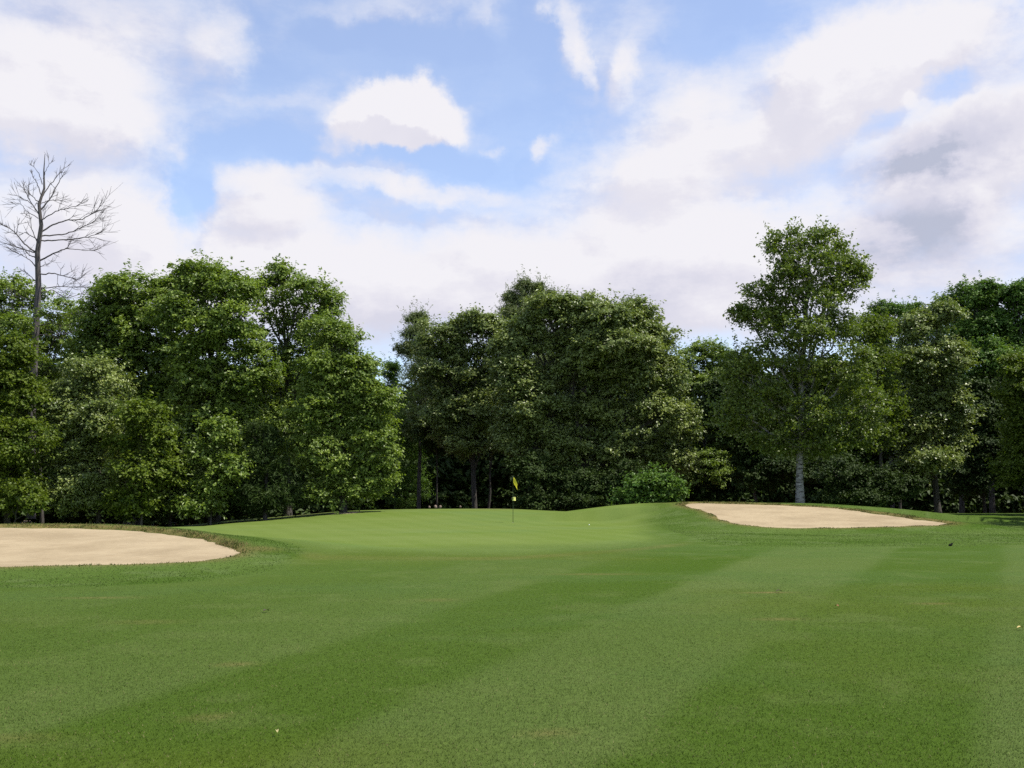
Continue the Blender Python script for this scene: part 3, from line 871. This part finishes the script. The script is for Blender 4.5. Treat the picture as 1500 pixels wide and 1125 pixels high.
# ---- dark wood mass behind (trunks and crowns nobody could count)
def wood_mass():
    r = np.random.default_rng(99)
    lobes = []
    tb = Tubes()
    for row, (Yr, hmax) in enumerate(((90, 12.5), (98, 13.5), (108, 14.0))):
        for x in np.arange(-95, 100, 5.5):
            xx = x + r.uniform(-2, 2); yy = Yr + r.uniform(-3, 3)
            h = hmax * r.uniform(0.85, 1.05)
            if -17 < xx < -8: h = min(h, 9.5)
            for z in (0.2, h * 0.3, h * 0.58, h * 0.85):
                lobes.append((np.array([xx + r.uniform(-1, 1), yy, z]), np.array([3.7, 2.6, 2.9 if z > 2 else 2.4]), 1.0))
            pts = np.array([[xx, yy, -2.4], [xx + .1, yy, h * .5], [xx, yy, h]])
            tb.add(pts, [0.22, 0.16, 0.05], 6)
    for x in np.arange(-60, 62, 3.2):
        for yr_, zz in ((87, 0.2), (88, 2.6), (94, 5.0)):
            lobes.append((np.array([x + r.uniform(-1, 1), yr_ + r.uniform(-1, 1), zz]), np.array([2.6, 1.8, 2.0]), 0.9))
    # flanks that close the wood outside the picture
    flank = []
    for sx in (-1, 1):
        for yy in np.arange(44, 92, 6):
            xx = sx * (0.56 * yy + r.uniform(5, 8))
            for z in (0.5, 4, 8, 11.5):
                flank.append((np.array([xx + r.uniform(-1, 1), yy, z]), np.array([3.4, 3.2, 2.6]) * r.uniform(.8, 1.2), 0.8))
            tb.add(np.array([[xx, yy, -2.4], [xx + .1, yy, 6], [xx, yy, 12]]), [0.25, 0.18, 0.05], 6)
    Vf, Ff, Tf = crown_leaves(flank, dict(leaf=(0.30, 0.23), dens=1.3, per=13, spray=0.65, clump=1.2, inner=0.2, shoots=.3), r)
    tag(mesh_np("side_wood", Vf, Ff, M["maple"], attrs={"tint": ("FLOAT", "FACE", Tf)}), "woodland foliage closing both sides of the hole", "woodland", None, "stuff")
    V, F, T = crown_leaves(lobes, dict(leaf=(0.50, 0.40), dens=0.62, per=13, spray=0.9, clump=1.6, inner=0.3, shoots=0), r)
    tag(mesh_np("far_wood", V, F, M["dark"], attrs={"tint": ("FLOAT", "FACE", T)}), "dark mass of woodland foliage behind the front trees", "woodland", None, "stuff")
    tag(tb.build("far_wood_trunks", M["bark"]), "dim trunks deep inside the dark woodland", "woodland", None, "stuff")


wood_mass()


# ---- dead pine, branch by branch
def dead_pine():
    Y = 66
    r = np.random.default_rng(21)
    bx = (48 - 750) / FPX * Y
    bz = float(ground_z(bx, Y)) - 0.05
    root = empty("dead_pine", (bx, Y, bz))
    tag(root, "tall bare dead pine rising over the trees at the far left", "dead tree")
    O = np.array([bx, Y, bz])
    tb = Tubes()
    tp = [(46, 760, .34), (47, 600, .30), (50, 500, .27), (54, 420, .23), (57, 370, .20), (59, 330, .16), (61, 300, .125), (62, 275, .085), (65, 250, .05), (66, 226, .02)]
    pts = np.array([at(x, y, Y) for x, y, _ in tp])
    pts[2:-1] += r.normal(0, 0.07, (len(pts) - 3, 3)) * np.array([1, 1, 0])
    tb.add(pts, [q[2] * .82 for q in tp], 10)
    tb.build("trunk", M["deadbark"], root, O)
    # measured from the photograph's silhouette: (pixel polyline), radius in metres
    BR = [
        ([(58, 310), (72, 294), (84, 272), (96, 250)], .055), ([(61, 290), (72, 272), (86, 256), (95, 244)], .04),
        ([(62, 270), (58, 256), (50, 245), (45, 240)], .03), ([(63, 262), (68, 250), (72, 240), (70, 230)], .025),
        ([(60, 285), (54, 268), (48, 258), (46, 250)], .035), ([(60, 300), (48, 288), (38, 277), (26, 272)], .035),
        ([(56, 312), (44, 295), (37, 280), (33, 268)], .04), ([(55, 310), (44, 296), (30, 290), (20, 284)], .03),
        ([(56, 320), (40, 310), (30, 298), (22, 300)], .028), ([(60, 298), (74, 293), (90, 294), (104, 290)], .03),
        ([(61, 322), (78, 312), (94, 306), (112, 302), (122, 297)], .04), ([(60, 340), (80, 328), (100, 322), (120, 322), (140, 310), (152, 296)], .055),
        ([(60, 346), (90, 344), (115, 336), (135, 326), (147, 318)], .05), ([(60, 352), (85, 352), (110, 350), (135, 346), (155, 335)], .05),
        ([(58, 382), (78, 372), (98, 364), (104, 354)], .06), ([(98, 364), (118, 366), (138, 368), (148, 362)], .03),
        ([(56, 372), (36, 358), (24, 342), (14, 334), (2, 328)], .055), ([(24, 342), (26, 330), (36, 320)], .028),
        ([(56, 352), (44, 344), (38, 340), (28, 344)], .035), ([(54, 372), (38, 366), (18, 360), (-4, 354)], .045),
        ([(53, 392), (46, 382), (32, 374), (16, 366)], .04), ([(53, 378), (44, 374), (38, 370)], .045),
        ([(56, 392), (64, 388), (74, 386)], .03), ([(54, 402), (75, 400), (95, 404), (115, 410), (125, 402)], .045),
        ([(52, 412), (42, 402), (34, 396)], .03), ([(54, 424), (80, 420), (110, 420), (130, 421)], .038),
        ([(56, 430), (78, 424), (95, 438), (120, 430), (128, 426)], .035), ([(52, 455), (80, 462), (104, 460), (126, 462)], .04),
        ([(52, 476), (84, 474), (110, 478), (126, 470)], .035), ([(52, 470), (30, 462), (14, 455)], .035),
        ([(53, 440), (30, 436), (10, 428)], .03), ([(59, 330), (66, 312), (70, 300)], .025), ([(60, 318), (50, 306), (52, 298)], .025),
        ([(52, 490), (78, 492), (108, 486)], .03), ([(57, 360), (46, 334), (44, 318), (34, 312)], .035),
    ]
    for pl, rad in BR:
        b = Tubes()
        n = len(pl)
        side = r.uniform(-1, 1)
        ln = abs(pl[-1][0] - pl[0][0]) * Y / FPX
        P = np.array([at(x, y, Y + side * ln * 0.7 * k / (n - 1)) for k, (x, y) in enumerate(pl)])
        # smooth it
        t = np.linspace(0, n - 1, 4 * n)
        P = np.column_stack([np.interp(t, np.arange(n), P[:, c]) for c in range(3)])
        P[1:-1] = (P[:-2] + 2 * P[1:-1] + P[2:]) / 4
        P[1:-1] += r.normal(0, 0.02, (len(P) - 2, 3))
        R = rad * (1 - 0.72 * np.linspace(0, 1, len(P)))
        b.add(P, R, 6)
        nt_ = int(3 + 3.2 * ln)
        for _ in range(nt_):
            k = r.integers(len(P) // 3, len(P) - 1)
            d = P[k + 1] - P[k - 1]; d /= np.linalg.norm(d)
            v = d * 0.9 + r.normal(0, 0.45, 3) + np.array([0, 0, 0.12])
            v /= np.linalg.norm(v)
            l = r.uniform(0.35, 1.0) * (0.6 + 0.25 * ln)
            e = P[k] + v * l
            mid = (P[k] + e) / 2 + r.normal(0, 0.05 * l, 3)
            b.add([P[k], mid, e], [min(R[k] * 0.6, .022), .013, .007], 4)
            for _ in range(2):
                v2 = v + r.normal(0, 0.5, 3)
                b.add([mid, mid + v2 * l * 0.25, mid + v2 * l * 0.5 + np.array([0, 0, .05])], [.010, .008, .006], 4)
        b.build("branch", M["deadbark"], root, O)
    return root


dead_pine()


# ------------------------------------------------------------------ flagstick
def lathe(pts, seg=16):
    pts = np.asarray(pts, float)
    a = np.arange(seg) * 2 * math.pi / seg
    V = np.stack([pts[:, 0:1] * np.cos(a), pts[:, 0:1] * np.sin(a), np.repeat(pts[:, 1:2], seg, 1)], -1).reshape(-1, 3)
    i = np.arange(len(pts) - 1)[:, None] * seg; j = np.arange(seg)[None]; jn = (j + 1) % seg
    return V, np.stack([i + j, i + jn, i + seg + jn, i + seg + j], -1).reshape(-1, 4)


FY = 46.0
fx = (751.5 - 750) / FPX * FY
fz = float(grass_z(np.array([fx]), np.array([FY]))(GZ)[0])
fs = empty("golf_flag", (fx, FY, fz))
tag(fs, "yellow golf flag on a thin dark stick on the green", "golf flag")
kf = FY / FPX
V, F = lathe([(0.0001, -0.05), (.011, -0.05), (.011, 0.6), (.010, 1.4), (.009, 2.06), (.016, 2.065), (.018, 2.085), (.012, 2.105), (.0001, 2.11)])
mesh_np("pole", V, F, plain_mat("dark_pole", (0.03, 0.045, 0.02), .4), fs, smooth=True)
V, F = lathe([(.054, -0.012), (.054, 0.002), (.060, 0.003)], 24)
mesh_np("cup", V, F, plain_mat("cup_white", (0.45, 0.45, 0.42)), fs, smooth=True)
# limp flag cloth hanging from the top of the pole
nu, nv = 14, 14
fv = []
for j in range(nv):
    for i in range(nu):
        u, v = i / (nu - 1), j / (nv - 1)
        # hoist runs down the pole from 2.05 to 1.72; the fly sags down and folds
        hx = 0.012 + u * 0.20 * (1 - 0.12 * v) + 0.015 * math.sin(v * 5 + u * 3)
        hz = 2.06 - v * 0.36 - 0.62 * u ** 1.15 * 0.36 - 0.10 * u * u * (1 - v) + 0.02 * math.sin(u * 6) + 0.15 * u * v * (1 - u) * 0.2
        if v > .6: hx = hx * (1 - 0.25 * (v - .6) / .4) + 0.06 * (v - .6) / .4
        hy = 0.055 * math.sin(u * 7.5 + v * 1.4) * u ** .5
        fv.append((hx, hy, hz))
fidx = np.arange(nu * nv).reshape(nv, nu)
ff = np.stack([fidx[:-1, :-1], fidx[:-1, 1:], fidx[1:, 1:], fidx[1:, :-1]], -1).reshape(-1, 4)


def cloth_mat():
    m, nt, out = new_mat("yellow_cloth")
    tc = N(nt, "ShaderNodeTexCoord")
    f = noise(nt, tc.outputs["Object"], 40, 3)
    c = mixc(nt, f, (0.62, 0.56, 0.03), (0.78, 0.72, 0.06))
    p = N(nt, "ShaderNodeBsdfPrincipled", i_Roughness=0.7)
    nt.links.new(c, p.inputs["Base Color"])
    t = N(nt, "ShaderNodeBsdfTranslucent")
    nt.links.new(c, t.inputs["Color"])
    mx = N(nt, "ShaderNodeMixShader"); mx.inputs[0].default_value = .45
    nt.links.new(p.outputs[0], mx.inputs[1]); nt.links.new(t.outputs[0], mx.inputs[2])
    nt.links.new(mx.outputs[0], out.inputs[0])
    return m


mesh_np("flag", fv, ff, cloth_mat(), fs, smooth=True)
# pale yellow marker sleeve half way up: tapered eight-sided body with rims
mz = (767 - 733) * kf
V, F = lathe([(.0001, mz - .085), (.072, mz - .085), (.080, mz - .078), (.080, mz - .065), (.074, mz - .06), (.066, mz + .05), (.070, mz + .055), (.070, mz + .075), (.064, mz + .08), (.0001, mz + .08)], 20)
mk = mesh_np("position_marker", V + np.array([.05, 0, 0]), F, plain_mat("pale_yellow", (0.72, 0.70, 0.20), .5), fs, smooth=False)


# ------------------------------------------------------------------ small things
def icos(rad, sub, seed, rough, squash=(1, 1, 1)):
    import bmesh
    bm = bmesh.new()
    bmesh.ops.create_icosphere(bm, subdivisions=sub, radius=rad)
    r = np.random.default_rng(seed)
    k = r.normal(0, 1.6 / rad, (5, 3)); ph = r.uniform(0, 6, 5)
    for v in bm.verts:
        c = np.array(v.co)
        d = 1 + rough * np.sin(k @ c + ph).sum() / 2.5
        v.co = v.co * d
        v.co.x *= squash[0]; v.co.y *= squash[1]; v.co.z *= squash[2]
    V = np.array([v.co[:] for v in bm.verts]); F = np.array([[v.index for v in f.verts] for f in bm.faces])
    bm.free()
    return V, F


def put(name, V, F, mat, px, Y, dz, label, cat, group=None, smooth=True):
    x = (px - 750) / FPX * Y
    z = float(grass_z(np.array([x]), np.array([Y]))(GZ)[0])
    o = mesh_np(name, V, F, mat, smooth=smooth)
    o.location = (x, Y, z + dz)
    return tag(o, label, cat, group)


ball_m = plain_mat("white_ball", (0.82, 0.82, 0.78), .35)
V, F = icos(.0214 * 1.15, 3, 1, 0.0)
put("golf_ball", V, F, ball_m, 862, 44.5, .022, "white golf ball lying on the green right of the flag", "golf ball", "golf balls lying out")
put("golf_ball", V, F, ball_m, 290, 33.0, .022, "white golf ball lying near the back lip of the left bunker", "golf ball", "golf balls lying out")
V, F = icos(.05, 3, 4, .22, (1.25, .8, .95))
V[:, 2] += np.clip(V[:, 0], 0, 1) * 0.7
put("turf_clod", V, F, plain_mat("dark_earth", (0.012, 0.013, 0.01), .9, .1, .4), 1385, 29.0, .025, "small dark clod on the edge of the rough below the right bunker", "clod")
stone_m = plain_mat("pale_stone", (0.22, 0.165, 0.13), .85, .2, .3)
for k, (px, sz, lab) in enumerate([(630, .10, "pale stone at the left end of the row behind the green"), (639, .13, "larger pinkish stone in the row at the back of the green"),
                                   (646, .12, "pale stone at the right end of the tight row behind the green"), (675, .09, "single pale stone a little right of the row behind the green")]):
    V, F = icos(sz * .75, 2, 30 + k, .2, (1, .8, 1.2))
    put("stone", V, F, stone_m, px, 62.3, .18, lab, "stone", "pale stones at the back of the green")


def leaf_piece(px, py, size, colr, label, k):
    Yl = CAM_H * FPX / (py - 715)
    n = 7
    t = np.linspace(0, 1, n)
    w = np.sin(np.pi * t ** .8) * size * .34 + .0005
    mid = np.column_stack([t * size, np.zeros(n), .012 + .02 * np.sin(t * 3)])
    Lf = mid + np.column_stack([0 * t, w, .008 + 0 * t]); Rt = mid + np.column_stack([0 * t, -w, .008 + 0 * t])
    V = np.concatenate([Lf, mid, Rt]); i = np.arange(n - 1)
    F = np.concatenate([np.stack([i, i + 1, i + n + 1, i + n], -1), np.stack([i + n, i + n + 1, i + 2 * n + 1, i + 2 * n], -1)])
    ang = k * 2.1
    c, s = math.cos(ang), math.sin(ang)
    V = V @ np.array([[c, s, 0], [-s, c, 0], [0, 0, 1]])
    put("fallen_leaf", V, F, plain_mat("dry_leaf", colr, .7), px, Yl, .008, label, "leaf", "fallen leaves on the fairway")


leaf_piece(1475, 922, .07, (.55, .42, .16), "pale yellow fallen leaf on the light stripe at the right edge", 0)
leaf_piece(417, 1067, .032, (.30, .27, .11), "tan fallen leaf on the grass at the lower left", 1)
leaf_piece(400, 893, .10, (.05, .035, .02), "dark brown leaf on the fairway below the left bunker", 2)
leaf_piece(1130, 868, .10, (.06, .04, .02), "dark brown leaf in mid fairway below the right bunker", 3)
leaf_piece(1220, 891, .06, (.20, .08, .03), "small reddish leaf on the edge of a mowing stripe", 4)

# ------------------------------------------------------------------ light
EL = math.radians(60)
sdir = np.array([0.97, -0.19]); sdir /= np.linalg.norm(sdir)
sun_d = bpy.data.lights.new("sun", "SUN")
sun_d.energy = 4.2
sun_d.angle = math.radians(0.53)
sun_d.color = (1.0, 0.95, 0.84)
sun = bpy.data.objects.new("sun", sun_d)
col.objects.link(sun)
from mathutils import Vector
sv = Vector((sdir[0] * math.cos(EL), sdir[1] * math.cos(EL), math.sin(EL)))
sun.rotation_euler = sv.to_track_quat("Z", "Y").to_euler()
sun.location = (40, -10, 60)

world = bpy.data.worlds.new("World")
scn.world = world
world.use_nodes = True
nt = world.node_tree
for n in list(nt.nodes):
    nt.nodes.remove(n)
wout = nt.nodes.new("ShaderNodeOutputWorld")
sky = nt.nodes.new("ShaderNodeTexSky")
sky.sky_type = "NISHITA"
sky.sun_disc = False
sky.sun_elevation = EL
sky.sun_rotation = math.atan2(sdir[0], sdir[1])
sky.air_density = 1.0
sky.dust_density = 0.3
sky.ozone_density = 3.0
bg_sky = N(nt, "ShaderNodeBackground", i_Strength=0.15)
skyc = mixc(nt, 1.0, sky.outputs[0], (0.98, 0.965, 1.0), "MULTIPLY")
nt.links.new(skyc, bg_sky.inputs[0])
tcw = nt.nodes.new("ShaderNodeTexCoord")
sx = nt.nodes.new("ShaderNodeSeparateXYZ")
nt.links.new(tcw.outputs["Generated"], sx.inputs[0])
az = mth(nt, "ARCTAN2", sx.outputs[0], sx.outputs[1])
el = mth(nt, "ARCSINE", sx.outputs[2])
cb = nt.nodes.new("ShaderNodeCombineXYZ")
nt.links.new(az, cb.inputs[0]); nt.links.new(el, cb.inputs[1])
PA = cb.outputs[0]


def sky_pt(px, py):
    d = pdir(px, py); d /= np.linalg.norm(d)
    return math.atan2(d[0], d[1]), math.asin(d[2])


def vadd(a, b):
    n = nt.nodes.new("ShaderNodeVectorMath"); n.operation = "ADD"
    for i, v in enumerate((a, b)):
        if hasattr(v, "links"): nt.links.new(v, n.inputs[i])
        else: n.inputs[i].default_value = v
    return n.outputs[0]


def vmad(a, s, off):
    n = nt.nodes.new("ShaderNodeVectorMath"); n.operation = "MULTIPLY_ADD"
    nt.links.new(a, n.inputs[0]); n.inputs[1].default_value = s; n.inputs[2].default_value = off
    return n.outputs[0]


def blob(vec, px, py, rx, ry, rot, amp, inner=0.15):
    a, e = sky_pt(px, py)
    m = nt.nodes.new("ShaderNodeMapping"); m.vector_type = "TEXTURE"
    m.inputs["Location"].default_value = (a, e, 0)
    m.inputs["Rotation"].default_value = (0, 0, math.radians(rot))
    m.inputs["Scale"].default_value = (rx / FPX, ry / FPX, 1)
    nt.links.new(vec, m.inputs[0])
    l = nt.nodes.new("ShaderNodeVectorMath"); l.operation = "LENGTH"
    nt.links.new(m.outputs[0], l.inputs[0])
    return mrange(nt, l.outputs["Value"], 1.0, inner, 0.0, amp)


# cloud masses (centre, radii, tilt, weight) in directions of the sky
CL = [
    (90, 30, 330, 100, 0, .55), (320, 60, 75, 75, -50, .5), (100, 150, 200, 115, 0, .95), (40, 190, 140, 90, 0, .35), (180, 210, 110, 60, 0, .3),
    (165, 310, 120, 80, 0, .8), (30, 300, 140, 70, 0, .45),
    (578, 176, 135, 54, 0, 1.4), (596, 146, 78, 42, 0, 1.2), (655, 180, 60, 38, 0, .6), (500, 198, 66, 34, 20, .6), (590, 205, 100, 20, 0, .5),
    (460, 262, 260, 34, 4, .55), (640, 282, 180, 24, -4, .5), (380, 300, 110, 50, 0, .6),
    (300, 160, 300, 60, 0, .10), (400, 150, 120, 20, 3, .22),
    (700, 420, 1100, 150, 0, .85), (350, 400, 700, 110, 0, .3), (1200, 400, 700, 140, 0, .35),
    (1040, 240, 300, 170, 20, .72), (980, 190, 160, 90, 40, .3), (900, 280, 180, 70, 10, .3),
    (828, 50, 34, 90, 16, .55), (848, 100, 20, 56, 0, .25), (903, 108, 34, 70, -16, .45), (950, 60, 160, 120, 0, .2),
    (803, 225, 34, 22, 20, .62), (722, 216, 26, 17, 0, .5), (690, 35, 70, 20, 40, .22), (560, 15, 160, 30, 0, .3),
    (1290, 80, 210, 110, 10, 1.2), (1180, 110, 100, 60, 30, .4), (1450, 60, 150, 120, 0, .6), (1180, 190, 160, 70, 0, .5),
    (1400, 220, 170, 95, 0, .95), (1320, 300, 180, 90, 0, .6), (1480, 250, 140, 140, 0, .5),
]
HOLES = [
    (560, 80, 340, 70, 0, -.30), (650, 240, 130, 45, 0, -.30), (280, 290, 42, 80, 0, -.55), (350, 215, 130, 40, 0, -.25), (770, 190, 90, 70, 0, -.3),
    (1030, 45, 130, 60, 25, -.40), (1395, 125, 70, 38, -20, -.6), (1290, 170, 70, 30, 20, -.4), (1110, 280, 80, 40, 0, -.3), (770, 40, 50, 110, 0, -.3), (10, 215, 40, 40, 0, -.3),
]
GREY = [(150, 15, 300, 60, 0, .6), (60, 60, 180, 50, 0, .2), (1405, 212, 190, 55, 8, 1.75), (1320, 345, 200, 70, 10, 1.3), (1480, 60, 120, 80, 0, .25),
        (150, 230, 120, 50, 0, .2), (650, 190, 80, 30, 0, .1), (740, 330, 130, 50, 0, .4), (560, 320, 110, 40, 0, .35), (640, 380, 60, 26, 0, .3), (360, 330, 120, 30, 0, .3),
        (700, 480, 600, 90, 0, .35), (1450, 400, 260, 60, 0, .45), (960, 420, 180, 60, 0, .4)]


def warp(vec):
    w1 = noise(nt, vec, 5.0, 5, 0.6, "Color")
    w2 = noise(nt, vec, 17.0, 5, 0.62, "Color")
    v = vadd(vec, vmad(w1, (.10, .055, 0), (-.05, -.0275, 0)))
    return vadd(v, vmad(w2, (.070, .055, 0), (-.035, -.0275, 0)))


def density(vec):
    w = warp(vec)
    s = None
    for b in CL + HOLES:
        o = blob(w, *b)
        s = o if s is None else mth(nt, "ADD", s, o)
    mp = nt.nodes.new("ShaderNodeMapping"); mp.inputs["Scale"].default_value = (1, 2.1, 1)
    nt.links.new(vec, mp.inputs[0])
    f1 = noise(nt, mp.outputs[0], 6.5, 10, 0.63)
    f1 = mth(nt, "MULTIPLY", mth(nt, "SUBTRACT", f1, 0.5), 1.5)
    return mth(nt, "ADD", s, f1)


D0 = density(PA)
D1 = density(vadd(PA, (0.016, 0.022, 0)))
alpha = mrange(nt, D0, -0.22, 0.92)
alpha = mth(nt, "MULTIPLY_ADD", alpha, 0.78, 0.22)
up = mrange(nt, el, 0.55, 0.95)                      # overhead: broken cloud only
lit = mth(nt, "SUBTRACT", D0, D1)
lit = mrange(nt, lit, -0.28, 0.30, 0.0, 1.0)
gw = None
wg = warp(PA)
for b in GREY:
    o = blob(wg, *b)
    gw = o if gw is None else mth(nt, "ADD", gw, o)
fine = noise(nt, PA, 9, 8, 0.6)
tone = mth(nt, "ADD", mth(nt, "MULTIPLY_ADD", lit, 0.46, 0.27), mth(nt, "MULTIPLY", fine, 0.45))
tone = mth(nt, "SUBTRACT", tone, mth(nt, "MULTIPLY", gw, 0.42), clamp=True)
cr_ = nt.nodes.new("ShaderNodeValToRGB")
cr_.color_ramp.elements[0].position = 0.0
cr_.color_ramp.elements[0].color = (0.50, 0.53, 0.66, 1)
cr_.color_ramp.elements[1].position = 0.85
cr_.color_ramp.elements[1].color = (0.90, 0.885, 0.93, 1)
for ps_, cc_ in ((0.22, (0.66, 0.66, 0.78, 1)), (0.5, (0.79, 0.775, 0.86, 1))):
    e_ = cr_.color_ramp.elements.new(ps_)
    e_.color = cc_
nt.links.new(tone, cr_.inputs[0])
bg_c = N(nt, "ShaderNodeBackground", i_Strength=0.66)
nt.links.new(cr_.outputs[0], bg_c.inputs[0])
mxs = nt.nodes.new("ShaderNodeMixShader")
nt.links.new(alpha, mxs.inputs[0])
nt.links.new(bg_sky.outputs[0], mxs.inputs[1])
nt.links.new(bg_c.outputs[0], mxs.inputs[2])
nt.links.new(mxs.outputs[0], wout.inputs[0])

# ------------------------------------------------------------------ render settings
vs = scn.view_settings
scn.display_settings.display_device = "sRGB"
vs.view_transform = "Standard"
vs.look = "None"
vs.exposure = 0.6
vs.gamma = 1.0
cy = scn.cycles
cy.max_bounces = 5
cy.diffuse_bounces = 2
cy.glossy_bounces = 1
cy.transmission_bounces = 3
cy.transparent_max_bounces = 4
cy.use_denoising = False
